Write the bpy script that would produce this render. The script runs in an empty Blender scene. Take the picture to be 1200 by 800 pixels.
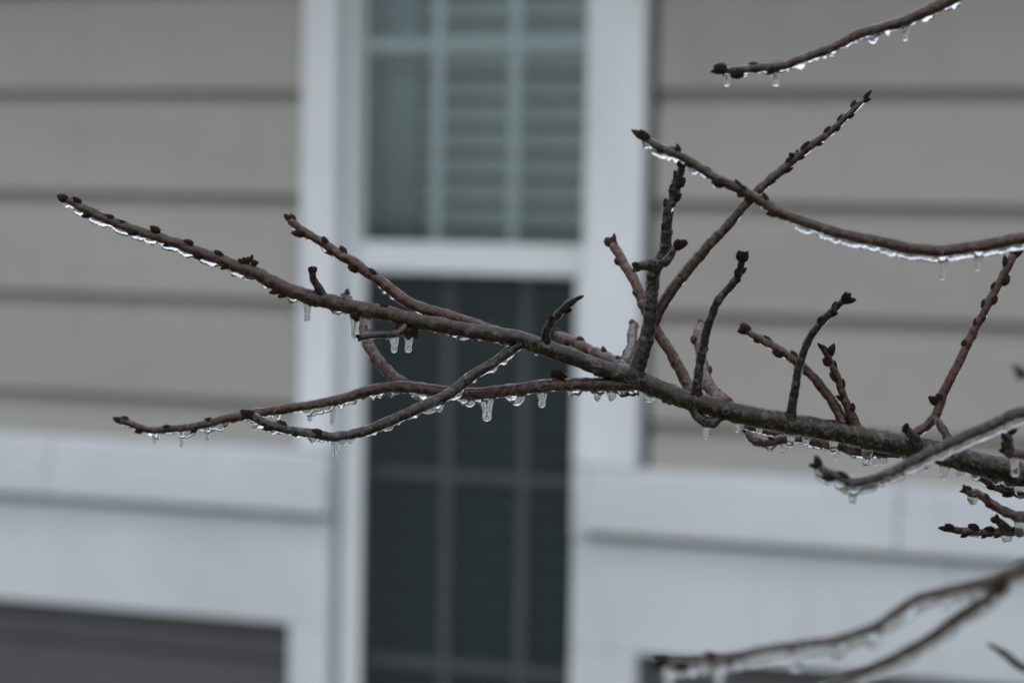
import bpy, bmesh, math, random
from mathutils import Vector, Matrix, Quaternion, noise

random.seed(7)
S = bpy.context.scene
COL = S.collection
R = math.radians

# ------------------------------------------------------------------ camera
CAM_H = 1.60                       # eye height over the lawn, metres
DIST = 3.00                        # camera to siding, metres
YAW, PITCH, ROLL = R(17.62), R(3.55), R(1.065)
FPX = 2340.0                       # focal length in photo pixels (1200 wide)
fwd = Vector((-math.sin(YAW) * math.cos(PITCH), math.cos(YAW) * math.cos(PITCH), -math.sin(PITCH)))
rt0 = Vector((math.cos(YAW), math.sin(YAW), 0))
up0 = rt0.cross(fwd)
rgt = rt0 * math.cos(ROLL) + up0 * math.sin(ROLL)
upv = -rt0 * math.sin(ROLL) + up0 * math.cos(ROLL)
CAM = Vector((0, -DIST, CAM_H))
cam = bpy.data.cameras.new('camera')
co = bpy.data.objects.new('camera', cam)
COL.objects.link(co)
m = Matrix((rgt, upv, -fwd)).transposed().to_4x4()
m.translation = CAM
co.matrix_world = m
cam.sensor_width = 36.0
cam.lens = FPX / 1200 * 36
cam.clip_start = 0.02
cam.clip_end = 2000
cam.dof.use_dof = True
cam.dof.focus_distance = 0.935
cam.dof.aperture_fstop = 5.3
cam.dof.aperture_blades = 0
S.camera = co

# ------------------------------------------------------------------ light
SUN_EL, SUN_ROT = R(62), R(165)    # high, behind the camera and a little to its right
W = bpy.data.worlds.new('World')
S.world = W
W.use_nodes = True
nt = W.node_tree
nt.nodes.clear()
sky = nt.nodes.new('ShaderNodeTexSky')
sky.sky_type = 'NISHITA'
sky.sun_disc = False
sky.sun_elevation = SUN_EL
sky.sun_rotation = SUN_ROT
sky.air_density = 1.0
sky.dust_density = 2.0
sky.ozone_density = 1.0
hs = nt.nodes.new('ShaderNodeHueSaturation')      # cloud cover: much less blue than clear air
hs.inputs['Saturation'].default_value = 0.85
bg = nt.nodes.new('ShaderNodeBackground')
bg.inputs['Strength'].default_value = 0.15
wo = nt.nodes.new('ShaderNodeOutputWorld')
nt.links.new(sky.outputs[0], hs.inputs['Color'])
# overcast deck over most of the clear sky: three times brighter overhead than at the horizon (CIE overcast sky)
geo = nt.nodes.new('ShaderNodeTexCoord')
sep = nt.nodes.new('ShaderNodeSeparateXYZ')
nt.links.new(geo.outputs['Generated'], sep.inputs[0])
lum = nt.nodes.new('ShaderNodeMapRange')
lum.inputs['From Min'].default_value = 0.0
lum.inputs['From Max'].default_value = 1.0
lum.inputs['To Min'].default_value = 1 / 3
lum.inputs['To Max'].default_value = 1.0
nt.links.new(sep.outputs[2], lum.inputs['Value'])
deck = nt.nodes.new('ShaderNodeVectorMath')
deck.operation = 'SCALE'
deck.inputs[0].default_value = (19.0, 20.3, 23.0)
nt.links.new(lum.outputs[0], deck.inputs['Scale'])
cloud = nt.nodes.new('ShaderNodeMixRGB')
cloud.inputs[0].default_value = 0.75
nt.links.new(deck.outputs[0], cloud.inputs[2])
nt.links.new(hs.outputs[0], cloud.inputs[1])
nt.links.new(cloud.outputs[0], bg.inputs['Color'])
nt.links.new(bg.outputs[0], wo.inputs[0])
sl = bpy.data.lights.new('sun', 'SUN')
sl.energy = 0.6
sl.angle = R(70)
sl.color = (1.0, 0.97, 0.93)
so = bpy.data.objects.new('sun', sl)
COL.objects.link(so)
sdir = Vector((math.sin(SUN_ROT) * math.cos(SUN_EL), math.cos(SUN_ROT) * math.cos(SUN_EL), math.sin(SUN_EL)))
so.rotation_mode = 'QUATERNION'
so.rotation_quaternion = sdir.to_track_quat('Z', 'Y')
S.view_settings.view_transform = 'Standard'
S.view_settings.look = 'None'
S.view_settings.exposure = -0.42
S.view_settings.gamma = 1.0
S.cycles.max_bounces = 16
S.cycles.transmission_bounces = 14
S.cycles.transparent_max_bounces = 16
S.cycles.blur_glossy = 0.0
S.cycles.use_denoising = True
S.cycles.use_adaptive_sampling = False


# ------------------------------------------------------------------ helpers
def tag(o, label=None, cat=None, group=None, kind=None):
    if label: o['label'] = label
    if cat: o['category'] = cat
    if group: o['group'] = group
    if kind: o['kind'] = kind
    return o


def empty(name, loc=(0, 0, 0)):
    o = bpy.data.objects.new(name, None)
    o.empty_display_size = 0.05
    o.location = loc
    COL.objects.link(o)
    return o


def link(name, me, parent=None):
    o = bpy.data.objects.new(name, me)
    COL.objects.link(o)
    if parent is not None:
        o.parent = parent
        o.matrix_parent_inverse = Matrix.Translation(-Vector(ORIG.get(parent.name, (0, 0, 0))))
    return o


ORIG = {}                           # world location of parents that are not at the origin


def mesh_from(name, V, F, mat, smooth=False, uv=None):
    me = bpy.data.meshes.new(name)
    me.from_pydata([tuple(v) for v in V], [], F)
    if smooth:
        me.polygons.foreach_set('use_smooth', [True] * len(me.polygons))
    if uv is not None:
        l = me.uv_layers.new(name='UVMap')
        l.data.foreach_set('uv', [c for lp in me.loops for c in uv[lp.vertex_index]])
    me.materials.append(mat)
    me.update()
    return me


def box_bm(bm, x0, x1, y0, y1, z0, z1, bev=0.0):
    r = bmesh.ops.create_cube(bm, size=1)
    for v in r['verts']:
        v.co = Vector((x0 + (v.co.x + .5) * (x1 - x0), y0 + (v.co.y + .5) * (y1 - y0), z0 + (v.co.z + .5) * (z1 - z0)))
    if bev:
        es = list({e for v in r['verts'] for e in v.link_edges})
        bmesh.ops.bevel(bm, geom=es, offset=bev, segments=2, affect='EDGES', profile=0.6)


def box(name, mat, parent, x0, x1, y0, y1, z0, z1, bev=0.002):
    bm = bmesh.new()
    box_bm(bm, x0, x1, y0, y1, z0, z1, bev)
    me = bpy.data.meshes.new(name)
    bm.to_mesh(me)
    bm.free()
    me.materials.append(mat)
    return link(name, me, parent)


# ------------------------------------------------------------------ materials
def mat(name):
    M = bpy.data.materials.new(name)
    M.use_nodes = True
    n = M.node_tree.nodes
    b = n['Principled BSDF']
    return M, M.node_tree, b


def noise_tex(t, scale, detail=4, vec=None, rough=0.55):
    n = t.nodes.new('ShaderNodeTexNoise')
    n.inputs['Scale'].default_value = scale
    n.inputs['Detail'].default_value = detail
    n.inputs['Roughness'].default_value = rough
    if vec is not None:
        t.links.new(vec, n.inputs['Vector'])
    return n


def ramp(t, fac, stops):
    r = t.nodes.new('ShaderNodeValToRGB')
    e = r.color_ramp.elements
    while len(e) < len(stops):
        e.new(0.5)
    for k, (p, c) in enumerate(stops):
        e[k].position = p
        e[k].color = (*c, 1)
    t.links.new(fac, r.inputs[0])
    return r


def mapped(t, out, scale):
    m = t.nodes.new('ShaderNodeMapping')
    m.inputs['Scale'].default_value = scale
    t.links.new(out, m.inputs[0])
    return m.outputs[0]


def bump(t, b, h, strength, dist):
    n = t.nodes.new('ShaderNodeBump')
    n.inputs['Strength'].default_value = strength
    n.inputs['Distance'].default_value = dist
    t.links.new(h, n.inputs['Height'])
    t.links.new(n.outputs[0], b.inputs['Normal'])


def surface_mat(name, c0, c1, rough, scale=6.0, stretch=(1, 1, 1), grain=0.15, stain=0.0, tone=0.0):
    M, t, b = mat(name)
    tc = t.nodes.new('ShaderNodeTexCoord')
    v = mapped(t, tc.outputs['Object'], stretch)
    n = noise_tex(t, scale, 6, v)
    r = ramp(t, n.outputs[0], [(0.3, c0), (0.7, c1)])
    colr = r.outputs[0]
    if stain:                                # run-off streaks and grime
        n4 = noise_tex(t, 5.0, 7, mapped(t, tc.outputs['Object'], (3.2, 1, 0.8)), 0.7)
        r4 = ramp(t, n4.outputs[0], [(0.52, (0, 0, 0)), (0.80, (stain, stain, stain))])
        mm = t.nodes.new('ShaderNodeMixRGB')
        mm.inputs[2].default_value = (*(x * 0.62 for x in c0), 1)
        t.links.new(r4.outputs[0], mm.inputs[0])
        t.links.new(colr, mm.inputs[1])
        colr = mm.outputs[0]
    if tone:                                 # boards from different bundles
        oi = t.nodes.new('ShaderNodeObjectInfo')
        mr = t.nodes.new('ShaderNodeMapRange')
        mr.inputs['To Min'].default_value = 1 - tone
        mr.inputs['To Max'].default_value = 1.0
        t.links.new(oi.outputs['Random'], mr.inputs['Value'])
        sc = t.nodes.new('ShaderNodeVectorMath')
        sc.operation = 'SCALE'
        t.links.new(colr, sc.inputs[0])
        t.links.new(mr.outputs[0], sc.inputs['Scale'])
        colr = sc.outputs[0]
    t.links.new(colr, b.inputs['Base Color'])
    b.inputs['Roughness'].default_value = rough
    n2 = noise_tex(t, 90, 5, mapped(t, tc.outputs['Object'], (0.12, 1, 1)))
    bump(t, b, n2.outputs[0], grain, 0.001)
    return M


M_SIDING = surface_mat('taupe_siding', (0.335, 0.316, 0.288), (0.385, 0.364, 0.332), 0.62, 3.0, (0.5, 1, 1.5), stain=0.25, tone=0.05)
M_DARK = surface_mat('charcoal_siding', (0.070, 0.070, 0.071), (0.09, 0.09, 0.09), 0.6, 4.0)
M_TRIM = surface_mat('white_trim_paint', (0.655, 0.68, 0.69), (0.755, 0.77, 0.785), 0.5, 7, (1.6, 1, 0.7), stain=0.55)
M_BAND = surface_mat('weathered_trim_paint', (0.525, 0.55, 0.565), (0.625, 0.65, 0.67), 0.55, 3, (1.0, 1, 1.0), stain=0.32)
M_SASH = surface_mat('white_vinyl', (0.68, 0.71, 0.71), (0.72, 0.745, 0.745), 0.4, 5)
M_SLAT = surface_mat('cream_slat', (0.50, 0.575, 0.50), (0.56, 0.635, 0.56), 0.45, 8)
M_CURT = surface_mat('pale_cloth', (0.30, 0.38, 0.36), (0.36, 0.45, 0.43), 0.9, 20)
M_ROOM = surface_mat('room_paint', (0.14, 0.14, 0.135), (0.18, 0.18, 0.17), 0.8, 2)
M_ROOF = surface_mat('grey_shingle', (0.06, 0.06, 0.065), (0.12, 0.115, 0.11), 0.9, 30)
M_SOFF = surface_mat('white_soffit', (0.66, 0.66, 0.65), (0.72, 0.72, 0.71), 0.6, 4)
M_LAWN = surface_mat('winter_lawn', (0.075, 0.085, 0.045), (0.16, 0.15, 0.10), 0.95, 1.5)
M_STONE = surface_mat('concrete_footing', (0.25, 0.245, 0.235), (0.36, 0.35, 0.34), 0.9, 12)


def pane_mat(name, tint, refl=1.0):
    M, t, b = mat(name)
    t.nodes.remove(b)
    tr = t.nodes.new('ShaderNodeBsdfTransparent')
    tr.inputs[0].default_value = (*tint, 1)
    gl = t.nodes.new('ShaderNodeBsdfGlossy')
    gl.inputs['Roughness'].default_value = 0.02
    fr = t.nodes.new('ShaderNodeFresnel')
    fr.inputs[0].default_value = 1.52
    mx = t.nodes.new('ShaderNodeMixShader')
    ml = t.nodes.new('ShaderNodeMath')
    ml.operation = 'MULTIPLY'
    ml.inputs[1].default_value = refl
    t.links.new(fr.outputs[0], ml.inputs[0])
    t.links.new(ml.outputs[0], mx.inputs[0])
    t.links.new(tr.outputs[0], mx.inputs[1])
    t.links.new(gl.outputs[0], mx.inputs[2])
    t.links.new(mx.outputs[0], t.nodes['Material Output'].inputs[0])
    return M


M_PANE = pane_mat('greenish_glass', (0.83, 0.915, 0.92), 2.2)
M_PANE_LOW = pane_mat('greenish_glass_lower', (0.70, 0.87, 0.85), 1.0)  # lower sash glass: deeper tint and weaker reflection than the upper pane


def screen_mat():
    M, t, b = mat('insect_screen_mesh')
    b.inputs['Base Color'].default_value = (0.009, 0.011, 0.013, 1)
    b.inputs['Roughness'].default_value = 0.7
    tr = t.nodes.new('ShaderNodeBsdfTransparent')
    mx = t.nodes.new('ShaderNodeMixShader')
    mx.inputs[0].default_value = 0.69
    t.links.new(tr.outputs[0], mx.inputs[1])
    t.links.new(b.outputs[0], mx.inputs[2])
    t.links.new(mx.outputs[0], t.nodes['Material Output'].inputs[0])
    return M


M_SCREEN = screen_mat()


def ice_mat(name, milk, rip):
    M, t, b = mat(name)
    b.inputs['Base Color'].default_value = (0.985, 0.992, 1.0, 1)
    b.inputs['Roughness'].default_value = 0.015
    b.inputs['IOR'].default_value = 1.31
    b.inputs['Transmission Weight'].default_value = 1.0
    tc = t.nodes.new('ShaderNodeTexCoord')
    n = noise_tex(t, 480, 4, tc.outputs['Object'])
    bump(t, b, n.outputs[0], rip, 0.0008)
    if not milk:
        return M
    # trapped air: milky clouds in the ice, strengthened to whiten icicles like sparkle
    n2 = noise_tex(t, 330, 4, tc.outputs['Object'])
    r = ramp(t, n2.outputs[0], [(0.52, (0.0, 0.0, 0.0)), (0.74, (milk, milk, milk))])
    df = t.nodes.new('ShaderNodeBsdfTranslucent')
    df.inputs[0].default_value = (0.95, 0.97, 1, 1)
    mx = t.nodes.new('ShaderNodeMixShader')
    t.links.new(r.outputs[0], mx.inputs[0])
    t.links.new(b.outputs[0], mx.inputs[1])
    t.links.new(df.outputs[0], mx.inputs[2])
    t.links.new(mx.outputs[0], t.nodes['Material Output'].inputs[0])
    return M


M_GLAZE = ice_mat('clear_ice_glaze', 0.0, 0.38)
M_ICE = ice_mat('icicle_ice', 0.34, 0.3)


def bark_mat(name, dark, mid, light, lich=0.0, lent=0.5, lichc=(0.27, 0.275, 0.23), rough=0.45, young=None, spec=0.12, k=0.60):
    dark, mid, light = [tuple(x * k for x in c) for c in (dark, mid, light)]
    M, t, b = mat(name)
    tc = t.nodes.new('ShaderNodeTexCoord')
    ob, uv = tc.outputs['Object'], tc.outputs['UV']
    n1 = noise_tex(t, 420, 6, ob, 0.65)
    r1 = ramp(t, n1.outputs[0], [(0.36, dark), (0.53, mid), (0.68, light)])  # bark mottle, its pale tones raised to stand in for ice sparkle
    colr = r1.outputs[0]
    ag = None
    if young:
        ag = t.nodes.new('ShaderNodeAttribute')
        ag.attribute_name = 'young'
        ry = ramp(t, n1.outputs[0], [(0.36, tuple(x * k for x in young[0])), (0.53, tuple(x * k for x in young[1])), (0.68, tuple(x * k for x in young[2]))])
        my = t.nodes.new('ShaderNodeMixRGB')
        t.links.new(ag.outputs['Fac'], my.inputs[0])
        t.links.new(colr, my.inputs[1])
        t.links.new(ry.outputs[0], my.inputs[2])
        colr = my.outputs[0]
    # lenticels: short pale dashes across the twig
    n2 = noise_tex(t, 1.0, 2, mapped(t, uv, (1500, 330, 1)))
    r2 = ramp(t, n2.outputs[0], [(0.63, (0, 0, 0)), (0.70, (lent, lent, lent))])
    m1 = t.nodes.new('ShaderNodeMixRGB')
    m1.inputs[2].default_value = (0.15, 0.115, 0.09, 1)
    t.links.new(r2.outputs[0], m1.inputs[0])
    t.links.new(colr, m1.inputs[1])
    colr = m1.outputs[0]
    if lich:
        n3 = noise_tex(t, 210, 5, ob, 0.7)
        r3 = ramp(t, n3.outputs[0], [(0.53, (0, 0, 0)), (0.68, (lich, lich, lich))])
        m2 = t.nodes.new('ShaderNodeMixRGB')
        m2.inputs[2].default_value = (*lichc, 1)
        if ag:
            inv = t.nodes.new('ShaderNodeMath')
            inv.operation = 'SUBTRACT'
            inv.inputs[0].default_value = 1
            t.links.new(ag.outputs['Fac'], inv.inputs[1])
            mu = t.nodes.new('ShaderNodeMath')
            mu.operation = 'MULTIPLY'
            t.links.new(inv.outputs[0], mu.inputs[0])
            t.links.new(r3.outputs[0], mu.inputs[1])
            t.links.new(mu.outputs[0], m2.inputs[0])
        else:
            t.links.new(r3.outputs[0], m2.inputs[0])
        t.links.new(colr, m2.inputs[1])
        colr = m2.outputs[0]
    t.links.new(colr, b.inputs['Base Color'])
    b.inputs['Roughness'].default_value = rough
    ad = t.nodes.new('ShaderNodeMath')
    t.links.new(n1.outputs[0], ad.inputs[0])
    t.links.new(r2.outputs[0], ad.inputs[1])
    b.inputs['Specular IOR Level'].default_value = spec       # wet under ice: little gloss of its own
    bump(t, b, ad.outputs[0], 1.0, 0.0008)
    return M


M_BARK = {
    'old': bark_mat('grey_brown_bark', (0.006, 0.004, 0.002), (0.040, 0.024, 0.013), (0.11, 0.078, 0.044), 0.42, 0.6, young=((0.014, 0.006, 0.003), (0.085, 0.036, 0.016), (0.17, 0.085, 0.042))),
    'grey': bark_mat('grey_twig_bark', (0.010, 0.007, 0.005), (0.044, 0.029, 0.019), (0.11, 0.080, 0.055), 0.35, 0.45),
    'brown': bark_mat('brown_twig_bark', (0.016, 0.007, 0.004), (0.080, 0.034, 0.017), (0.16, 0.082, 0.045), 0.15, 0.45),
    'red': bark_mat('red_twig_bark', (0.022, 0.007, 0.004), (0.115, 0.037, 0.018), (0.19, 0.080, 0.045), 0.15, 0.3),
    'pink': bark_mat('rosy_twig_bark', (0.034, 0.014, 0.011), (0.135, 0.066, 0.052), (0.24, 0.145, 0.12), 0.25, 0.35, (0.28, 0.23, 0.21)),
}
M_BUD = {
    'dark': bark_mat('dark_bud_scale', (0.010, 0.005, 0.003), (0.045, 0.021, 0.014), (0.11, 0.062, 0.045), 0, 0.1),
    'red': bark_mat('reddish_bud_scale', (0.020, 0.006, 0.004), (0.080, 0.028, 0.018), (0.14, 0.066, 0.048), 0, 0.1),
}

# ------------------------------------------------------------------ ground
def sheet(name, mat_, x0, x1, y0, y1, z):
    me = mesh_from(name, [(x0, y0, z), (x1, y0, z), (x1, y1, z), (x0, y1, z)], [(0, 1, 2, 3)], mat_)
    return link(name, me)


g = sheet('ground', M_LAWN, -600, 600, -600, 600, 0.0)
tag(g, 'dull winter lawn below the grey house wall', 'ground', kind='structure')

# ------------------------------------------------------------------ house
Z = lambda n: CAM_H + n * DIST        # heights measured in camera distances
house = empty('house', (-0.3, 0, 0))
ORIG['house'] = (-0.3, 0, 0)
tag(house, 'taupe clapboard house wall with white trim and narrow grid window', 'house')

HX0, HX1 = -3.6, 2.9                  # facade ends
EAVE = 2.28
CL, CR = -1.306, -0.7393               # outer edges of the window casing
GL, GR = -1.2225, -0.8415               # clear opening
COURSE = 0.0564 * DIST
ZT = Z(-0.1280)                       # top of the white band
FACE = Z(0.0662)                      # lower lip of a course

# dutch-lap siding: flat face with a recessed cove along its top
def siding_board(x0, x1, zb, jig):
    """zb: bottom lip height. profile in (y, z), outward is -y"""
    h, cove = COURSE, 0.029
    d = 0.0005 * jig
    P = [(0.030, zb), (-0.011 + d, zb), (-0.012 + d, zb + 0.003), (-0.010 + d, zb + h - cove - 0.006), (-0.0085, zb + h - cove - 0.001),
         (0.008, zb + h - cove + 0.002), (0.0105, zb + h - cove * 0.45), (0.0110, zb + h + 0.012), (0.030, zb + h + 0.012)]
    n = len(P)
    V, F = [], []
    k = max(2, int((x1 - x0) / 0.12))
    for i in range(k + 1):
        x = x0 + (x1 - x0) * i / k
        w = 0.0009 * noise.noise(Vector((x * 3.1, zb * 9, jig)))
        for (y, z) in P:
            V.append((x, y + (w if y < 0.02 else 0), z + 0.5 * w))
    for i in range(k):
        for j in range(n):
            a, b = i * n + j, i * n + (j + 1) % n
            F.append((a, b, b + n, a + n))
    F.append(tuple(range(n - 1, -1, -1)))
    F.append(tuple(k * n + j for j in range(n)))
    me = mesh_from('siding_board', V, F, M_SIDING)
    return link('siding_board', me, house)


zs = FACE - 5 * COURSE
rows = []
while zs < EAVE:
    if zs + COURSE > ZT - 0.05:
        rows.append(zs)
    zs += COURSE
for i, zb in enumerate(rows):
    j = random.uniform(-1, 1)
    zlow = zb
    for (x0, x1) in ((HX0, CL - 0.002), (CR + 0.016, HX1)):
        # stagger one butt joint well out of the picture on each side
        if x0 < -2:
            xm = -2.75 - 0.35 * (i % 3)
        else:
            xm = 1.25 + 0.35 * (i % 3)
        siding_board(x0, xm - 0.0015, zb, j)
        siding_board(xm + 0.0015, x1, zb, random.uniform(-1, 1))

# sheathing behind the boards (seen in the gap beside the casing) and house body
box('sheathing', M_DARK, house, HX0, GL - 0.12, 0.034, 0.06, 0.0, EAVE, 0)
box('sheathing', M_DARK, house, GR + 0.0995, HX1, 0.034, 0.06, 0.0, EAVE, 0)

# white band: cap strip, face board, fascia
ZC, ZM, ZS = Z(-0.1280), Z(-0.1400), Z(-0.1612)
ZF = Z(-0.1655)
ZB = Z(-0.2238)
XL, XR = -1.248, -0.815               # where the band stops at the window
for (x0, x1) in ((HX0, -1.757), (-1.7555, XL), (XR, -0.339), (-0.3375, HX1)):
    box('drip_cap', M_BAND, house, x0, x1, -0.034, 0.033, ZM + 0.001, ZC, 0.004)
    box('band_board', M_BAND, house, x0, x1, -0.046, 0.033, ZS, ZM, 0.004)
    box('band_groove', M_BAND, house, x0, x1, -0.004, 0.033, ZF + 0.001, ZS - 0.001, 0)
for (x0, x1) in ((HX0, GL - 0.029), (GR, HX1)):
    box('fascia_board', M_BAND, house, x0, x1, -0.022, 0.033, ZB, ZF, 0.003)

# casing above the band and the legs beneath it
ZTOP = 2.15
box('casing_board', M_TRIM, house, CL, GL - 0.023, -0.030, 0.033, ZC + 0.002, ZTOP, 0.004)
box('casing_board', M_TRIM, house, GR + 0.0095, CR, -0.030, 0.033, ZC + 0.002, ZTOP, 0.004)
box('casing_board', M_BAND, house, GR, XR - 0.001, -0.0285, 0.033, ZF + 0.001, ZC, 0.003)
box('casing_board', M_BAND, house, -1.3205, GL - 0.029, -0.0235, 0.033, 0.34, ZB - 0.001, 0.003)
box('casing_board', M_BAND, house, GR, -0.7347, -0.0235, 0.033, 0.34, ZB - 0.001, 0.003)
box('casing_board', M_TRIM, house, CL - 0.02, CR + 0.02, -0.036, 0.033, ZTOP + 0.001, ZTOP + 0.12, 0.004)

# dark recessed boards below the band
for (x0, x1) in ((HX0, -1.3225), (-0.733, HX1)):
    z = 0.35
    while z < ZB - 0.02:
        z1 = min(z + 0.17, ZB - 0.002)
        if z1 - z > 0.02:
            box('lower_board', M_DARK, house, x0, x1, 0.010, 0.0335, z, z1 - 0.006, 0.002)
        z += 0.17
box('footing', M_STONE, house, HX0, HX1, 0.0, 0.3, -0.2, 0.338, 0.004)

# unseen eave and roof; eave set low to darken the upper siding
box('soffit', M_SOFF, house, HX0 - 0.3, HX1 + 0.3, -0.24, 0.06, EAVE, EAVE + 0.02, 0.002)
box('gutter', M_TRIM, house, HX0 - 0.3, HX1 + 0.3, -0.34, -0.242, EAVE - 0.01, EAVE + 0.09, 0.012)
rv = [(HX0 - .3, -.36, EAVE + .12), (HX1 + .3, -.36, EAVE + .12), (HX1 + .3, 2.0, EAVE + .7), (HX0 - .3, 2.0, EAVE + .7),
      (HX0 - .3, 4.5, EAVE + .12), (HX1 + .3, 4.5, EAVE + .12)]
rv2 = [(x, y, z - 0.05) for (x, y, z) in rv]
rf = [(0, 1, 2, 3), (3, 2, 5, 4), (9, 8, 7, 6), (10, 11, 8, 9), (0, 6, 7, 1), (4, 5, 11, 10), (0, 3, 9, 6), (3, 4, 10, 9), (1, 7, 8, 2), (2, 8, 11, 5)]
link('roof', mesh_from('roof', rv + rv2, rf, M_ROOF), house)
box('side_wall', M_SIDING, house, HX0 + 0.001, HX0 + 0.1, 0.061, 4.0, 0, EAVE, 0)
box('side_wall', M_SIDING, house, HX1 - 0.1, HX1 - 0.001, 0.061, 4.0, 0, EAVE, 0)
box('back_wall', M_SIDING, house, HX0 + 0.101, HX1 - 0.101, 3.9, 4.0, 0, EAVE, 0)
# the room behind the window
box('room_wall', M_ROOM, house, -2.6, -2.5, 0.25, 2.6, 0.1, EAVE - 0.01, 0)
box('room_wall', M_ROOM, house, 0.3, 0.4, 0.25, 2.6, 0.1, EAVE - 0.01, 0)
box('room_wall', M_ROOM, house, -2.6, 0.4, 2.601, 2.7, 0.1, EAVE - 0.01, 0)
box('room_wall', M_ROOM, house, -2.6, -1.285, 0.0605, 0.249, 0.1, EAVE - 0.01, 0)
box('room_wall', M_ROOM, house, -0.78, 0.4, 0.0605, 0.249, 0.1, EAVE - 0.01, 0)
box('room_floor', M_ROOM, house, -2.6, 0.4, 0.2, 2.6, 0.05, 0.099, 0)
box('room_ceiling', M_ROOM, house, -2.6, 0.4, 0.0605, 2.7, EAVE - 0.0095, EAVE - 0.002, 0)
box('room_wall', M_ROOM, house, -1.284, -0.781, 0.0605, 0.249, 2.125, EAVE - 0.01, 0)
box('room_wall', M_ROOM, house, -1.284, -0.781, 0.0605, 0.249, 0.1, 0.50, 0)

# ------------------------------------------------------------------ window (part of the house)
WZ0, WZ1 = 0.52, 2.12
def wv(y, u, v):
    """the wall plane at depth y seen along a photo ray -> (x, z)"""
    d = fwd * FPX + rgt * (u - 600) + upv * (400 - v)
    k = (y + DIST) / d.y
    return d.x * k, CAM_H + d.z * k


bm = bmesh.new()
FX0, FX1 = GL - 0.022, GR + 0.003
# left jamb, right jamb, head, sill
box_bm(bm, FX0, GL - 0.012, 0.004, 0.20, WZ0, WZ1, 0.002)
box_bm(bm, GL - 0.0115, GL, -0.008, 0.0605, WZ0, WZ1, 0.002)
box_bm(bm, GR + 0.0005, FX1 + 0.03, 0.0345, 0.20, WZ0, WZ1, 0.002)
box_bm(bm, FX0, FX1, 0.004, 0.20, WZ1 + 0.001, WZ1 + 0.04, 0.002)
box_bm(bm, FX0, FX1, -0.05, 0.20, WZ0 - 0.04, WZ0 - 0.001, 0.002)
me = bpy.data.meshes.new('window')
bm.to_mesh(me)
bm.free()
me.materials.append(M_SASH)
win = link('window', me, house)
YU, YL, YS = 0.022, 0.070, 0.006      # outer faces of the upper and lower sash, and of the screen

_, zr0 = wv(YU, 560, 285.5)             # glass bottom of the upper sash
_, zr1 = wv(YU, 560, 321.5)           # underside of its rail
_, zm = wv(YU, 560, 52)
ux = [wv(YU, 509, 250)[0], wv(YU, 599.5, 250)[0]]
lx = [wv(YL, 522, 500)[0], wv(YL, 612, 500)[0]]
_, zl = wv(YL, 550, 559)
lz_step = zm - zr0
MW = 0.0096                           # half a muntin
ST = 0.004
box('sash_rail', M_SASH, win, GL + 0.0005, GR, YU - 0.012, YU + 0.036, zr1, zr0, 0.004)
box('sash_stile', M_SASH, win, GL + 0.0005, GL + 0.006, YU, YU + 0.036, zr0 + 0.001, WZ1 - 0.001, 0.002)
box('sash_stile', M_SASH, win, GR - ST, GR - 0.0005, YU, YU + 0.036, zr0 + 0.001, WZ1 - 0.001, 0.002)


def grid_sash(xs, x0, x1, zrows, z0, z1, y, py=0.003, pm=None, MW=MW):
    """muntins are flat bars behind the glass above, in front of it below"""
    for x in xs:
        box('muntin', M_SASH, win, x - MW, x + MW, y + 0.006, y + 0.014, z0 + 0.001, z1 - 0.001, 0.003)
    cols = [x0] + [x for x in xs] + [x1]
    for z in zrows:
        for k in range(3):
            a = cols[k] + (MW + 0.0005 if k else 0.0005)
            b = cols[k + 1] - (MW + 0.0005 if k < 2 else 0.0005)
            box('muntin', M_SASH, win, a, b, y + 0.0065, y + 0.0135, z - MW, z + MW, 0.003)
    me_ = mesh_from('pane', [(x0 + .0003, y + py, z0 + .0003), (x1 - .0003, y + py, z0 + .0003), (x1 - .0003, y + py, z1 - .0003), (x0 + .0003, y + py, z1 - .0003)],
                    [(0, 1, 2, 3)], pm or M_PANE)
    link('pane', me_, win)


grid_sash(ux, GL + 0.006, GR - ST, [z for z in (zm, zm + lz_step) if z < WZ1 - 0.05], zr0, WZ1, YU)
LX0, LX1 = GL + 0.0005, GR
lzs = [zl, zl - lz_step]
grid_sash(lx, LX0, LX1, [z for z in lzs if z > WZ0 + 0.06], WZ0, zr1 - 0.001, YL, 0.024, M_PANE_LOW, 0.0080)
box('screen_frame', M_SASH, win, GL + .0006, GL + 0.0175, YS - 0.004, YS + 0.008, WZ0 + 0.001, zr1 - 0.001, 0.001)
box('screen_frame', M_SASH, win, GR - 0.0005, GR + 0.009, -0.026, YS + 0.008, ZC + 0.003, zr1 - 0.001, 0.001)
# insect screen in its thin frame, outside the lower sash
sc_ = mesh_from('insect_screen', [(GL + .018, YS, WZ0), (GR - .0005, YS, WZ0), (GR - .0005, YS, zr1 - .001), (GL + .018, YS, zr1 - .001)],
                [(0, 1, 2, 3)], M_SCREEN)
link('insect_screen', sc_, win)

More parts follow.
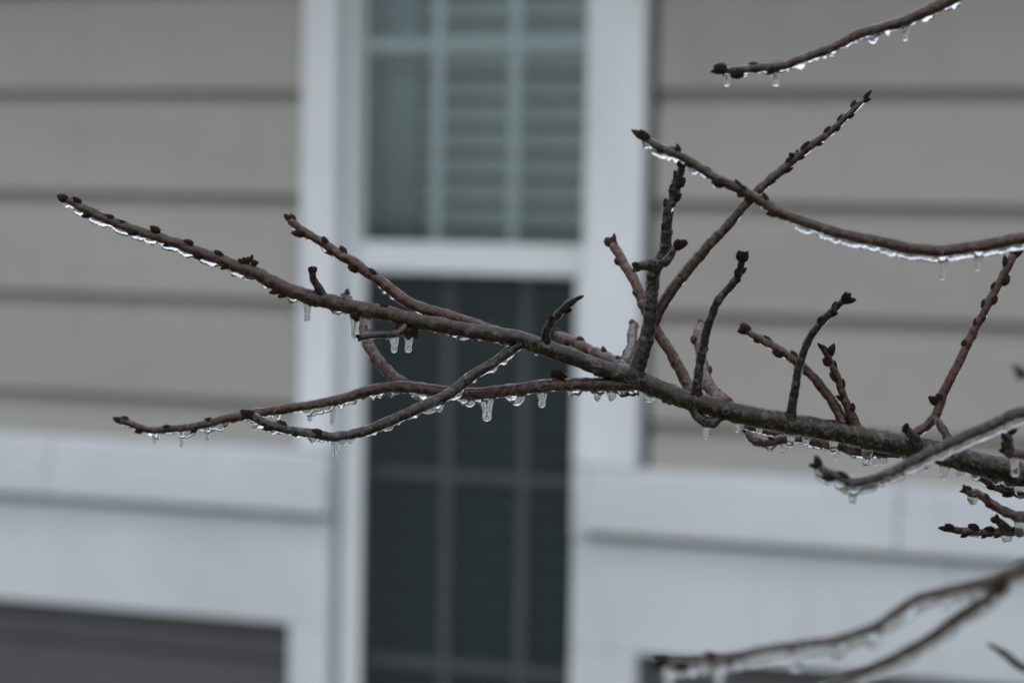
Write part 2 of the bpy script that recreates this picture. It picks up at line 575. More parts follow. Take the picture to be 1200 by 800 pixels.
# ------------------------------------------------------------------ blind and curtain behind the glass
blind = empty('window_blind', (-1.02, 0.125, 2.11))
ORIG['window_blind'] = (-1.02, 0.125, 2.11)
tag(blind, 'pale greenish horizontal slat blind hanging behind the gridded window glass', 'window blind')
PITCHB = 0.0425
_, zslat = wv(0.125, 560, 252)
z = zslat + PITCHB * 40
TILT = R(49)
sv, sf = [], []
SLW, SX0, SX1 = 0.025, -1.245, -0.80
for i in range(7):
    q = -1 + 2 * i / 6
    yy, zz = q * SLW * math.cos(TILT), q * SLW * math.sin(TILT)
    crown = 0.004 * (1 - q * q)
    for x in (SX0, SX1):
        sv.append((x + 1.02, yy - crown * math.sin(TILT), zz + crown * math.cos(TILT)))
        sv.append((x + 1.02, yy - (crown - .0025) * math.sin(TILT), zz + (crown - .0025) * math.cos(TILT)))
for i in range(6):
    a = i * 4
    sf += [(a, a + 2, a + 6, a + 4), (a + 1, a + 5, a + 7, a + 3), (a, a + 4, a + 5, a + 1), (a + 2, a + 3, a + 7, a + 6)]
sf += [(0, 1, 3, 2), (24, 26, 27, 25)]
slat_me = mesh_from('slat', sv, sf, M_SLAT)
while z > WZ0 + 0.03:
    if z < WZ1 - 0.03:
        o = bpy.data.objects.new('slat', slat_me)
        COL.objects.link(o)
        o.parent = blind
        o.location = (0, random.uniform(-.001, .001), z - 2.11)
        o.rotation_euler = (random.uniform(-.03, .03), random.uniform(-.004, .004), 0)
    z -= PITCHB
box('head_rail', M_SLAT, blind, SX0, SX1, 0.105, 0.15, WZ1 - 0.03, WZ1 - 0.002, 0.002)
for x in (-1.13, -0.91):
    box('ladder_cord', M_SLAT, blind, x, x + 0.002, 0.104, 0.1055, WZ0 + 0.02, WZ1 - 0.031, 0)

# gathered pale cloth at the left of the upper panes
cv, cf = [], []
x0c, x1c = wv(0.09, 449, 200)[0], wv(0.09, 490, 200)[0]
N = 36
for i in range(N + 1):
    t_ = i / N
    x = x0c + (x1c - x0c) * t_
    y = 0.092 + 0.004 * math.sin(t_ * 17) + 0.002 * math.sin(t_ * 41 + 1)
    for (zz, dy) in ((zr1 - 0.02, 0.0), (WZ1 - 0.02, 0.004)):
        cv.append((x, y + dy, zz))
        cv.append((x, y + dy + 0.0015, zz))
for i in range(N):
    a = i * 4
    cf += [(a, a + 4, a + 6, a + 2), (a + 1, a + 3, a + 7, a + 5), (a, a + 1, a + 5, a + 4), (a + 2, a + 6, a + 7, a + 3)]
cf += [(0, 2, 3, 1), (4 * N, 4 * N + 1, 4 * N + 3, 4 * N + 2)]
cur = link('curtain', mesh_from('curtain', cv, cf, M_CURT, True))
tag(cur, 'pale upright strip of cloth behind the leftmost upper panes', 'curtain')


# ------------------------------------------------------------------ branches
def P3(u, v, d):
    """point at distance d along the view axis, on a photo ray"""
    return CAM + fwd * d + rgt * ((u - 600) * d / FPX) + upv * ((400 - v) * d / FPX)


def spline(C, step=2.0):
    """Catmull-Rom through (u, v, r, d); samples about every `step` pixels"""
    out = []
    n = len(C)
    for i in range(n - 1):
        p0, p1, p2, p3 = C[max(i - 1, 0)], C[i], C[i + 1], C[min(i + 2, n - 1)]
        L = math.hypot(p2[0] - p1[0], p2[1] - p1[1])
        k = max(2, int(L / step))
        for j in range(k):
            t = j / k
            q = []
            for a in range(4):
                q.append(0.5 * (2 * p1[a] + (p2[a] - p0[a]) * t + (2 * p0[a] - 5 * p1[a] + 4 * p2[a] - p3[a]) * t * t
                                + (3 * p1[a] - p0[a] - 3 * p2[a] + p3[a]) * t ** 3))
            out.append(q)
    out.append(list(C[-1]))
    return out


class Twig:
    pass


def frames(pts):
    T = []
    n = len(pts)
    for i in range(n):
        T.append((pts[min(i + 1, n - 1)] - pts[max(i - 1, 0)]).normalized())
    ref = Vector((0, 0, 1)) if abs(T[0].z) < 0.8 else Vector((1, 0, 0))
    a = (ref - T[0] * ref.dot(T[0])).normalized()
    A = [a]
    for i in range(1, n):
        a = A[-1] - T[i] * A[-1].dot(T[i])
        A.append(a.normalized())
    return T, A


def tube(name, pts, rad, mat_, sides, fn=None, cap=True, off=None):
    """pts run from base to tip; fn(i, direction, radius) -> radius"""
    T, A = frames(pts)
    V, F, UV = [], [], []
    s = 0.0
    n = len(pts)
    for i in range(n):
        if i:
            s += (pts[i] - pts[i - 1]).length
        B = T[i].cross(A[i])
        c = pts[i] + (off[i] if off else Vector((0, 0, 0)))
        for j in range(sides):
            an = 2 * math.pi * j / sides
            d = A[i] * math.cos(an) + B * math.sin(an)
            r = rad[i]
            if fn:
                r = fn(i, d, r, s)
            V.append(c + d * r)
            UV.append((s, (an if an <= math.pi else 2 * math.pi - an) * rad[i]))
    for i in range(n - 1):
        for j in range(sides):
            a, b = i * sides + j, i * sides + (j + 1) % sides
            F.append((a, b, b + sides, a + sides))
    V.append(pts[0] - T[0] * rad[0] * 0.4 + (off[0] if off else Vector((0, 0, 0))))
    UV.append((0, 0))
    k0 = len(V) - 1
    V.append(pts[-1] + T[-1] * rad[-1] * 0.45 + (off[-1] if off else Vector((0, 0, 0))))
    UV.append((s, 0))
    for j in range(sides):
        F.append((k0, (j + 1) % sides, j))
        F.append((k0 + 1, (n - 1) * sides + j, (n - 1) * sides + (j + 1) % sides))
    return mesh_from(name, V, F, mat_, True, UV)


def smooth01(x):
    x = max(0.0, min(1.0, x))
    return x * x * (3 - 2 * x)


def make_bud_mesh(name, mat_, seed, slim=1.0):
    """pointed ovoid, unit length along +Z, with overlapping scales"""
    V, F = [], []
    NR, NS = 11, 12
    rnd = random.Random(seed)
    ph = rnd.uniform(0, 6)
    for i in range(NR):
        t = i / (NR - 1)
        prof = 0.355 * slim * (math.sin(math.pi * min(1, (0.14 + 0.86 * t) ** 0.80)) ** 0.66 if t < 1 else 0.02) + 0.010
        for j in range(NS):
            an = 2 * math.pi * j / NS
            sc = 1 + 0.11 * math.sin(2 * an + ph + t * 7) * math.sin(t * 9 + (1.6 if math.sin(an + ph) > 0 else 0))
            V.append((prof * sc * math.cos(an), prof * sc * math.sin(an) * 0.92, t - 0.08 + 0.02 * math.sin(3 * an)))
    for i in range(NR - 1):
        for j in range(NS):
            a, b = i * NS + j, i * NS + (j + 1) % NS
            F.append((a, b, b + NS, a + NS))
    F.append(tuple(range(NS - 1, -1, -1)))
    F.append(tuple((NR - 1) * NS + j for j in range(NS)))
    uv = [(v[2] * 0.004, math.atan2(v[1], v[0]) * 0.001) for v in V]
    return mesh_from(name, V, F, mat_, True, uv)


BUDS = {k: [make_bud_mesh('bud', M_BUD[k], s, sl_) for s, sl_ in ((1, 1.0), (2, 0.85), (3, 1.2))] for k in M_BUD}
BUD_BACK = M_BARK['pink']
BUDS['pink'] = [make_bud_mesh('bud', BUD_BACK, s, sl_) for s, sl_ in ((4, 1.0), (5, 1.15))]
rb = random.Random(21)


def put_bud(tw, pos, direction, size, kind, slim=1.0):
    o = bpy.data.objects.new('bud', rb.choice(BUDS[kind]))
    COL.objects.link(o)
    o.parent = tw.obj
    o.matrix_parent_inverse = Matrix.Translation(-tw.orig)
    o.location = pos
    o.rotation_mode = 'QUATERNION'
    q = direction.normalized().to_track_quat('Z', 'Y')
    o.rotation_quaternion = q @ Quaternion((0, 0, 1), rb.uniform(0, 6.28))
    size *= rb.uniform(0.85, 1.25)
    w = size * rb.uniform(0.8, 1.1) * slim
    o.scale = (w, w, size)
    return o


def branch(root, name, C, bark, parent=None, seed=0, ice=(0.9, 3.0, 0.5), buds=None, budk='dark', tip='single', knob=0.10, flare=0.6,
           sides=14, bud_range=(0.0, 1.0), step=1.6, label=None, wig=0.5, mask=None):
    """C runs from TIP to BASE as (u, v, r, d) or with d omitted = default"""
    C = [c for c in C][::-1]
    sp = spline(C, step)
    rnd = random.Random(seed * 13 + 5)
    ph = rnd.uniform(0, 100)
    # small natural wiggle
    for i, q in enumerate(sp):
        w = wig * min(1.0, i / 20)
        q[0] += w * 1.4 * noise.noise(Vector((i * step / 16, ph, 0)))
        q[1] += w * 1.4 * noise.noise(Vector((i * step / 16, ph, 7.7)))
    pts = [P3(q[0], q[1], q[3]) for q in sp]
    px = [q[3] / FPX for q in sp]                      # metres per photo pixel at each sample
    rad = [q[2] * (0.90 if bark == 'old' else 0.81) * p for q, p in zip(sp, px)]
    n = len(pts)
    for i in range(n):
        rad[i] *= 1 + flare * math.exp(-i * step / 6.5)
    # rounded end
    for k in range(6):
        i = n - 1 - k
        if i > 0:
            rad[i] *= (0.30, 0.58, 0.76, 0.88, 0.95, 0.985)[k]
    # growth rings / nodes
    node = [0.0] * n
    i = 6
    while i < n:
        h = rnd.uniform(0.3, 1.0)
        for k in range(-3, 4):
            if 0 <= i + k < n:
                node[i + k] += knob * h * math.exp(-(k / 1.6) ** 2)
        i += int(rnd.uniform(5, 14))

    def fn(i, d, r, s):
        p = pts[i] + d * r
        return r * (1 + node[i] * (1 + 0.8 * noise.noise(p * 500)) + 0.17 * noise.noise(p * 330 + Vector((ph, 0, 0))) + 0.10 * noise.noise(p * 1000))

    tw = Twig()
    me = tube(name, pts, rad, M_BARK[bark], sides, fn)
    if bark == 'old':
        at_ = me.attributes.new('young', 'FLOAT', 'POINT')
        vals = []
        for q in sp:
            vals += [smooth01((640 - q[0]) / 360)] * sides
        vals += [vals[0], vals[-1]]
        at_.data.foreach_set('value', vals)
    tw.obj = link(name, me, parent)
    tw.orig = Vector((0, 0, 0)) if parent is None else Vector((0, 0, 0))
    tw.sp, tw.pts, tw.px, tw.rad = sp, pts, px, rad
    if label: tw.obj['label'] = label
    T, A = frames(pts)
    tw.T = T
    # ---- ice: clear shell, thin on top, beaded along the underside
    if ice:
        thick, bead, cover = ice
        thick = thick * 1.25 + 0.4
        irad, icef = [], []
        for i in range(n):
            flat = math.sqrt(max(0.0, 1 - T[i].z ** 2))
            b1 = noise.noise(Vector((i * step / 17.0, ph + 3, 0))) * 0.9 + noise.noise(Vector((i * step / 5.5, ph + 9, 0))) * 0.42
            cv_ = cover if mask is None else cover * mask(sp[i][0])
            b = smooth01((b1 + cv_ * 1.5 - 0.55) / 0.8)
            icef.append(b * bead * 1.25 * px[i] * (0.25 + 0.75 * flat))
            irad.append(rad[i] * (1 + node[i]) + thick * px[i])
        down = Vector((0, 0, -1))

        st, en = 2, n
        P_, R_ = pts[st:en], irad[st:en]
        P_ = P_ + [P_[-1] + T[-1] * 0.9 * px[-1], P_[-1] + T[-1] * 1.6 * px[-1]]
        R_ = R_ + [R_[-1] * 0.75, R_[-1] * 0.35]
        pts_b, icef_b, px_b = pts + P_[-2:], icef + [icef[-1] * .5, 0], px + [px[-1]] * 2
        for k in range(5):
            icef_b[n - 1 - k] *= (k + 1) / 6

        def ff(i, d, r, s):
            i += st
            p = pts_b[i] + d * r
            lump = 0.60 * noise.noise(p * 330) + 0.42 * noise.noise(p * 800)
            base = r + px_b[i] * thick * lump
            bd = icef_b[i] * (1 + 0.25 * lump)
            # water drawn to the underside freezes as a keel: two flanks meeting in a rounded edge
            T_ = T[min(i, n - 1)]
            dn = down - T_ * down.dot(T_)
            if dn.length < 0.05 or bd < 1e-6:
                return base
            phi = math.acos(max(-1, min(1, d.dot(dn.normalized()))))
            if phi > 1.9:
                return base
            hh = 0.84
            line = (r + bd) * math.sin(hh) / max(0.2, math.sin(hh + phi))
            lim = base + 0.50 * bd * max(0.0, 1 - phi / 1.9)
            line = min(line, lim) if phi > 0.62 else line
            return max(base, line)
        ime = tube('ice_coat', P_, R_, M_GLAZE, 24, ff)
        link('ice_coat', ime, tw.obj)
    # ---- side buds, alternate
    if buds:
        gap, size = buds
        s, side = gap * 0.6, 1
        acc = 0.0
        L = n * step
        i0, i1 = int(n * (1 - bud_range[1])), int(n * (1 - bud_range[0]))
        i = i1 - int(gap * 0.5 / step)
        an = rnd.uniform(0, 6)
        while i > max(i0, 3):
            # on the twig's flanks as the camera sees them, spiralling a little towards it
            side = -side
            perp = T[i].cross(fwd).normalized()
            d = (perp * side + (-fwd) * rnd.uniform(-0.4, 0.9)).normalized()
            direction = T[i] * 0.9 + d * rnd.uniform(0.25, 0.62)
            put_bud(tw, pts[i] + d * rad[i] * 0.72 + T[i] * 0.0, direction, size * px[i] * rnd.uniform(0.75, 1.2), budk)
            i -= max(2, int(gap * rnd.uniform(0.55, 1.5) / step))
    if tip == 'single':
        put_bud(tw, pts[-1] - T[-1] * 2 * px[-1], T[-1] + Vector((0, 0, rnd.uniform(-.1, .15))), (buds[1] if buds else 9) * 1.25 * px[-1], budk)
    elif tip:
        nb, size = tip
        perp = T[-1].cross(fwd).normalized()
        for k in range(nb):
            a = (k / max(1, nb - 1) - 0.5) * 2.0 if nb > 1 else 0
            dd = T[-1] + perp * a * 0.5 + (-fwd) * rnd.uniform(-0.5, 0.7)
            put_bud(tw, pts[-1] - T[-1] * 1.5 * px[-1] + perp * a * 1.2 * px[-1], dd, size * px[-1] * rnd.uniform(0.85, 1.15), budk, 0.62 if nb == 1 else 0.9)
    return tw


def at(tw, u, v):
    k = min(range(len(tw.sp)), key=lambda i: (tw.sp[i][0] - u) ** 2 + (tw.sp[i][1] - v) ** 2)
    return k


def cluster(tw, u, v, nb, size, kind='dark', axis=(0, 1)):
    """a knot of buds on a twig, fanned about a direction in the view plane"""
    k = at(tw, u, v)
    d0 = rgt * axis[0] + upv * axis[1]
    side = d0.cross(fwd)
    p = P3(u, v, tw.sp[k][3])
    for i in range(nb):
        a = (i / max(1, nb - 1) - 0.5) * 2 if nb > 1 else 0
        dd = d0 + side * a * 0.62 + (-fwd) * rb.uniform(-0.3, 1.0)
        put_bud(tw, p + side * a * 1.5 * tw.px[k], dd, size * tw.px[k] * rb.uniform(0.85, 1.2), kind)


ri = random.Random(4)


def icicle(tw, u, y0, y1, r, dd=0.0):
    """hangs straight down from the underside of the twig"""
    k = at(tw, u, y0)
    d = tw.sp[k][3] + dd
    px = d / FPX
    L = (y1 - y0) * px
    r = r * px * 1.14
    L *= 1.05
    top = P3(u, y0, d)
    V, F = [], []
    NR, NS = 16, 14
    ph = ri.uniform(0, 50)
    stub = min(1.0, L / (4.2 * r))
    for i in range(NR):
        t = -0.22 + 1.22 * i / (NR - 1)
        # flared meniscus, waist, rounded bulb
        if t < 0.12:
            pr = 1.12 + 0.55 * ((0.12 - t) / 0.34) ** 1.5 * (1.3 - 0.6 * stub)
        elif t < 0.72:
            pr = 1.12 - 0.34 * smooth01((t - 0.12) / 0.5)
        else:
            q = (t - 0.72) / 0.28
            pr = 0.80 * math.sqrt(max(0.0, 1 - q ** 2.4)) + 0.03
        if stub < 0.75 and t >= 0.12:
            pr = 1.12 * math.sqrt(max(0.0, 1 - ((t - 0.12) / 0.88) ** 2.0)) + 0.04
        for j in range(NS):
            an = 2 * math.pi * j / NS
            nn = noise.noise(Vector((math.cos(an) * 1.3, math.sin(an) * 1.3, t * 4 + ph)))
            rr = r * pr * (1 + 0.14 * nn)
            drift = r * 0.22 * noise.noise(Vector((t * 2, ph, 3)))
            V.append(top + Vector((rr * math.cos(an) + drift, rr * math.sin(an), -L * t)))
    for i in range(NR - 1):
        for j in range(NS):
            a, b = i * NS + j, i * NS + (j + 1) % NS
            F.append((a, a + NS, b + NS, b))
    F.append(tuple(range(NS)))
    F.append(tuple((NR - 1) * NS + j for j in range(NS - 1, -1, -1)))
    return link('icicle', mesh_from('icicle', V, F, M_ICE, True), tw.obj)


def D(L, d0, d1=None):
    """append depths, tip to base"""
    d1 = d0 if d1 is None else d1
    n = len(L) - 1
    return [(u, v, r, d0 + (d1 - d0) * i / n) for i, (u, v, r) in enumerate(L)]


def thing(name, label, C0):
    o = empty(name, (0, 0, 0))
    return tag(o, label, 'branch', 'ice coated branches of the tree')


# ================= the main branch
DM = 0.935
mb = thing('tree_branch', 'longest dark icy branch crossing the picture from the right, with many upright twigs', None)
bough_px = [(74, 232, 3.6), (90, 240, 4.4), (107, 249, 4.8), (130, 259, 5.0), (157, 269, 5.0), (183, 277, 5.0), (210, 286, 5.4), (237, 297, 5.8),
            (262, 306, 6.2), (282, 314, 6.6), (300, 320, 6.8), (325, 333, 7.4), (345, 342, 7.8), (370, 350, 8.0), (395, 356, 8.0), (420, 361, 8.2),
            (457, 368, 8.6), (490, 376, 9.2), (520, 382, 9.4), (557, 388, 9.8), (595, 394, 10.6), (625, 402, 11.2), (662, 415, 11.6), (700, 429, 12),
            (722, 436, 13), (742, 443, 14), (770, 455, 14), (795, 465, 14.5), (820, 472, 15), (845, 479, 15), (890, 489, 15.3), (927, 496, 15.5),
            (965, 502, 16), (990, 507, 16), (1027, 515, 16.5), (1065, 523, 17.5), (1100, 531, 17.5), (1125, 537, 17.8), (1150, 544, 18), (1175, 550, 18.3), (1200, 556, 19)]
bough_px = [(u, v, r * (1 if u < 400 else 1 - 0.26 * smooth01((u - 400) / 340))) for u, v, r in bough_px]
bough_C = D(bough_px, 0.955, 0.925)
bough_C += [(1290, 577, 17, 0.92), (1450, 606, 22, 0.92), (1700, 645, 32, 0.93), (2000, 668, 42, 0.95), (2260, 690, 56, 0.97), (2400, 760, 70, 0.98)]
bough = branch(mb, 'bough', bough_C, 'old', mb, seed=1, ice=(0.9, 4.8, 0.52), buds=None, tip=None, knob=0.06, sides=22, step=1.7, wig=0.8, mask=lambda u: 1.45 if u < 300 else (1.0 if u < 560 else 0.75))
# the small tree it grows from stands to the right, beyond the picture
branch(mb, 'trunk', [(2250, -2900, 22, 1.10), (2290, -1900, 48, 1.05), (2350, -800, 78, 1.0), (2390, 200, 100, 0.98), (2410, 760, 118, 0.98), (2420, 2000, 132, 0.98), (2425, 3500, 150, 0.98), (2430, 4320, 205, 0.98)],
       'grey', mb, seed=90, ice=None, tip=None, knob=0.05, sides=20, step=14, flare=0.0)
branch(mb, 'limb', [(3300, -2500, 10, 1.5), (3000, -1600, 26, 1.35), (2650, -600, 42, 1.1), (2390, 250, 60, 0.98)], 'grey', mb, seed=91, ice=None, tip=None, knob=0.05, sides=14, step=10, flare=0.0)
branch(mb, 'limb', [(2200, -3300, 8, 0.62), (2260, -2200, 24, 0.72), (2350, -1000, 40, 0.88), (2370, -400, 52, 0.99)], 'grey', mb, seed=92, ice=None, tip=None, knob=0.05, sides=14, step=10, flare=0.0)
TW = {}


def bpx(u):
    k = at(bough, u, 0) if False else min(range(len(bough.sp)), key=lambda i: abs(bough.sp[i][0] - u))
    return bough.sp[k]


def tw(key, L, bark, dtip, dbase=None, **kw):
    if dbase is None:
        dbase = bpx(L[-1][0])[3]
    par = kw.pop('root', mb)
    TW[key] = branch(par, 'twig', D(L, dtip, dbase), bark, par, seed=len(TW) + 2, **kw)
    return TW[key]


# leading shoot's buds (dark, alternate, close to the wood)
for (u, v, ax, ay, sz) in [(76, 233, -1, .45, 13), (93, 236, -.8, .5, 11), (106, 251, -1, -.25, 11), (131, 255, -1, .35, 10), (146, 261, -.9, .4, 10), (160, 272, -1, -.1, 11),
                           (185, 271, -.8, .5, 11), (198, 285, -.9, -.45, 11), (224, 286, -.9, .5, 13), (235, 299, -1, -.2, 10), (259, 299, -.8, .6, 11),
                           (266, 311, -.8, -.5, 11), (326, 341, -1, -.2, 13), (333, 344, -.8, -.5, 9), (405, 354, -.6, .7, 9), (452, 360, -.8, .5, 9)]:
    k = at(bough, u, v)
    dd = rgt * ax + upv * ay - fwd * rb.uniform(-.1, .4)
    put_bud(bough, P3(u, v, bough.sp[k][3] - 0.001) - dd.normalized() * 0.0005, dd, sz * bough.px[k], 'dark')
cluster(bough, 288, 309, 3, 11, 'red', (-.3, 1))
cluster(bough, 294, 307, 2, 10, 'red', (.8, .6))
cluster(bough, 416, 366, 4, 10, 'dark', (0, -.6))
cluster(bough, 473, 379, 5, 13, 'dark', (-.2, -.9))
cluster(bough, 481, 383, 5, 14, 'red', (.15, -1))
cluster(bough, 476, 372, 3, 9, 'dark', (0, .6))

# upper left twig
tw('B', [(339, 257, 4.6), (352, 269, 4.6), (377, 284, 4.8), (395, 296, 5.4), (415, 308, 5.8), (432, 320, 6.0), (452, 334, 6.2), (472, 350, 6.4), (490, 359, 6.6),
         (515, 367, 6.6), (545, 376, 6.4), (575, 386, 6.0), (592, 392, 5)], 'red', 0.965, None, ice=(0.8, 4.2, 0.55), buds=(19, 11), bud_range=(0.0, 0.5))
# little upright stub
tw('C', [(366, 318, 4.6), (367, 327, 3.7), (373, 337, 3.9), (379, 349, 4.6)], 'grey', 0.94, None, ice=(0.7, 0.6, 0.3), tip=(4, 8), knob=0.22)
# lower pair of long twigs
tw('E', [(140, 493, 3.6), (155, 497, 3.6), (175, 504, 3.7), (195, 503, 3.9), (220, 501, 4.2), (245, 496, 4.4), (270, 490, 4.7), (295, 485, 5), (320, 481, 5.2),
         (357, 476, 5.2), (395, 469, 5.6), (425, 460, 6.0), (450, 454, 6.4), (475, 453, 6.8), (500, 456, 7), (530, 460, 7), (560, 461, 7), (600, 457, 7.2), (637, 452, 7.4),
         (675, 450, 7.6), (700, 450, 7.8), (725, 450, 8), (748, 447, 8)], 'brown', 0.985, None, ice=(0.9, 6.0, 0.52), buds=(24, 10), bud_range=(0.0, 0.24), knob=0.07)
tw('F', [(291, 486, 4.4), (310, 495, 4.6), (332, 502, 4.8), (370, 509, 5.0), (395, 511, 5.2), (425, 506, 5.6), (462, 491, 6.0), (500, 474, 6.2), (525, 462, 6.2),
         (550, 443, 6), (575, 427, 5.6), (600, 410, 5.2), (612, 400, 5)], 'grey', 0.925, None, ice=(0.9, 6.0, 0.58), buds=(19, 11), bud_range=(0.0, 0.26), knob=0.06)
tw('D', [(405, 346, 5.2), (412, 362, 5.4), (424, 380, 5.8), (428, 395, 6.2), (433, 407, 6.6), (443, 421, 6.4), (458, 438, 6.4), (474, 452, 6.4)], 'pink', 1.0, 0.965,
   ice=(0.8, 1.0, 0.4), buds=(20, 9), budk='pink', tip=(2, 9), knob=0.16)
tw('G', [(421, 396, 4.0), (432, 393, 3.4), (445, 392, 3.3), (458, 392, 3.5), (470, 388, 4), (476, 376, 4)], 'grey', 0.925, None, ice=(0.8, 3.0, 0.5), tip=(2, 7), knob=0.16)
# curled spur
tw('I', [(676, 350, 3.6), (670, 353, 3.6), (662, 360, 4.2), (652, 370, 4.0), (644, 380, 3.9), (639.5, 391, 4.0), (641, 405, 4.6)], 'grey', 0.915, None,
   ice=(0.8, 0.8, 0.4), buds=(13, 11), bud_range=(0.2, 0.62), tip=(1, 17), knob=0.2)
cluster(TW['E'], 650, 442, 4, 9, 'dark', (.3, 1))
cluster(TW['E'], 656, 441, 3, 9, 'dark', (.8, .8))
# rosy shoots behind
tw('J', [(651, 392, 5.2), (670, 399, 5.2), (695, 412, 5.8), (715, 421, 6.0), (732, 431, 6.4), (744, 442, 6.4)], 'pink', 1.0, None, ice=(0.8, 2.2, 0.4), buds=(14, 11), budk='red', tip=(3, 11), knob=0.30)
tw('K', [(742, 380, 4.6), (741, 392, 5.0), (740, 407, 5.6), (734, 420, 5.8), (728, 431, 5.8), (730, 440, 5.8)], 'pink', 1.01, None, ice=(0.9, 1.0, 0.5), buds=(10, 10), budk='red', tip=(4, 12), knob=0.42)
# thick upright spur
tw('L', [(799, 192, 3.8), (798, 199, 4.0), (793, 210, 4.6), (791, 222, 4.6), (789, 233, 4.2), (782, 246, 4.6), (782, 260, 5.2), (781, 277, 6.2), (779, 293, 6.6), (772, 308, 7.2), (765, 321, 6.6), (764, 337, 6.6),
         (763, 355, 7.2), (760, 385, 8.0), (753, 411, 8.8), (746, 434, 9.8), (742, 446, 10)], 'grey', 0.915, None, ice=(1.0, 1.2, 0.5), buds=(11, 10), bud_range=(0.0, 0.36), tip=(2, 11), knob=0.24, sides=16)
tw('L1', [(747, 313, 4.2), (753, 311, 5.4), (761, 310, 6.0), (771, 312, 6.4)], 'grey', 0.905, 0.915, ice=(0.9, 1.6, 0.5), tip=(3, 10), knob=0.2)
tw('L2', [(793, 288, 3.4), (789, 294, 3.4), (785, 301, 3.8), (777, 310, 4)], 'grey', 0.91, 0.915, ice=(0.8, 0.8, 0.3), tip=(6, 13), knob=0.1)
# long diagonal twig
tw('M', [(1014, 114, 2.7), (1005, 123, 3.0), (990, 139, 3.4), (970, 157, 3.8), (950, 171, 4.2), (930, 187, 4.5), (910, 205, 4.8), (890, 222, 5.0), (872, 241, 5.2), (850, 267, 5.5), (830, 288, 5.8), (810, 312, 6.0),
         (790, 336, 6.2), (776, 358, 6.4), (764, 380, 6.5)], 'brown', 0.945, 0.935, ice=(0.8, 1.6, 0.32), buds=(13, 10), bud_range=(0.0, 0.42), tip=(1, 17), knob=0.13)
cluster(TW['M'], 932, 184, 2, 10, 'dark', (-.4, .9))
# rosy twig behind the spur
tw('N', [(717, 285, 4.8), (725, 297, 4.8), (732, 311, 5.0), (740, 323, 5.2), (747, 338, 5.2), (755, 360, 5.4), (772, 392, 5.6), (785, 412, 5.8), (797, 433, 6.0), (806, 453, 6.6), (812, 468, 7)], 'red', 0.985, None,
   ice=(0.9, 1.2, 0.45), buds=(17, 11), bud_range=(0.0, 0.5), budk='red', tip=(5, 13), knob=0.18)
# dark thin uprights
tw('O', [(870, 303, 3.4), (867, 319, 3.6), (858, 333, 4.0), (842, 352, 4.2), (834, 370, 4.3), (828, 389, 4.4), (822, 418, 4.8), (817, 448, 5.2), (817, 470, 6)], 'grey', 0.91, None,
   ice=(0.7, 0.6, 0.4), buds=(9, 9), bud_range=(0.0, 0.24), tip=(6, 13), knob=0.22)
tw('P', [(823, 381, 5.0), (819, 390, 5.6), (820, 404, 5.4), (822, 420, 5.4), (826, 437, 5.6), (830, 450, 5.8), (840, 464, 6.4), (852, 474, 7)], 'pink', 1.0, None, ice=(1.0, 1.0, 0.5), buds=(15, 12), budk='pink', tip=(3, 11), knob=0.34)
tw('Q', [(990, 351, 3.6), (984, 356, 3.6), (975, 365, 3.8), (965, 375, 3.9), (952, 391, 4.0), (944, 407, 4.1), (936, 431, 4.2), (931, 460, 4.5), (927, 486, 5.2), (927, 498, 6)], 'grey', 0.908, None,
   ice=(0.7, 0.6, 0.4), buds=(12, 10), bud_range=(0.0, 0.30), tip=(6, 14), knob=0.2)
tw('R', [(874, 387, 3.6), (885, 394, 3.8), (905, 405, 4.2), (922, 416, 4.4), (940, 429, 4.9), (957, 446, 5.2), (972, 466, 5.4), (984, 486, 5.8), (989, 504, 6.4)], 'red', 0.945, None,
   ice=(0.8, 1.6, 0.35), buds=(15, 11), bud_range=(0.0, 0.5), tip=(5, 12), knob=0.16)
tw('S', [(971, 413, 2.8), (973, 424, 3.0), (979, 437, 3.5), (984, 450, 4.0), (989, 466, 4.4), (995, 480, 5.2), (1001, 497, 6.2), (1002, 510, 6)], 'brown', 0.93, None, ice=(0.7, 0.6, 0.4), buds=(11, 11), bud_range=(0.0, 0.72), tip=(2, 13), knob=0.2)
tw('S1', [(964, 409, 3.0), (968, 414, 2.8), (973, 423, 2.8)], 'brown', 0.928, 0.93, ice=(0.6, 0.5, 0.3), tip=(1, 13), knob=0.05)
tw('T', [(1061, 502, 5.0), (1066, 507, 5.0), (1072, 514, 5.6), (1076, 526, 7)], 'grey', 0.905, None, ice=(0.9, 1.0, 0.5), tip=(5, 11), knob=0.1)
tw('U', [(1189, 297, 4.2), (1185, 305, 4.2), (1172, 330, 4.3), (1160, 352, 4.5), (1150, 372, 4.5), (1137, 397, 4.6), (1127, 417, 4.7), (1115, 442, 4.9), (1106, 460, 5.2), (1101, 474, 5.0), (1096, 488, 5.2),
         (1085, 499, 5.0), (1073, 508, 5.0), (1062, 520, 5)], 'red', 0.95, 0.94, ice=(0.8, 1.8, 0.40), buds=(15, 11), bud_range=(0.0, 0.55), tip=(3, 11), knob=0.14)
tw('U1', [(1098, 491, 4.4), (1103, 500, 4.6), (1109, 509, 4.6), (1113, 524, 5)], 'brown', 0.935, None, ice=(0.8, 0.8, 0.3), tip=None, knob=0.15)
cluster(TW['U'], 1099, 471, 5, 11, 'dark', (-.4, 1))
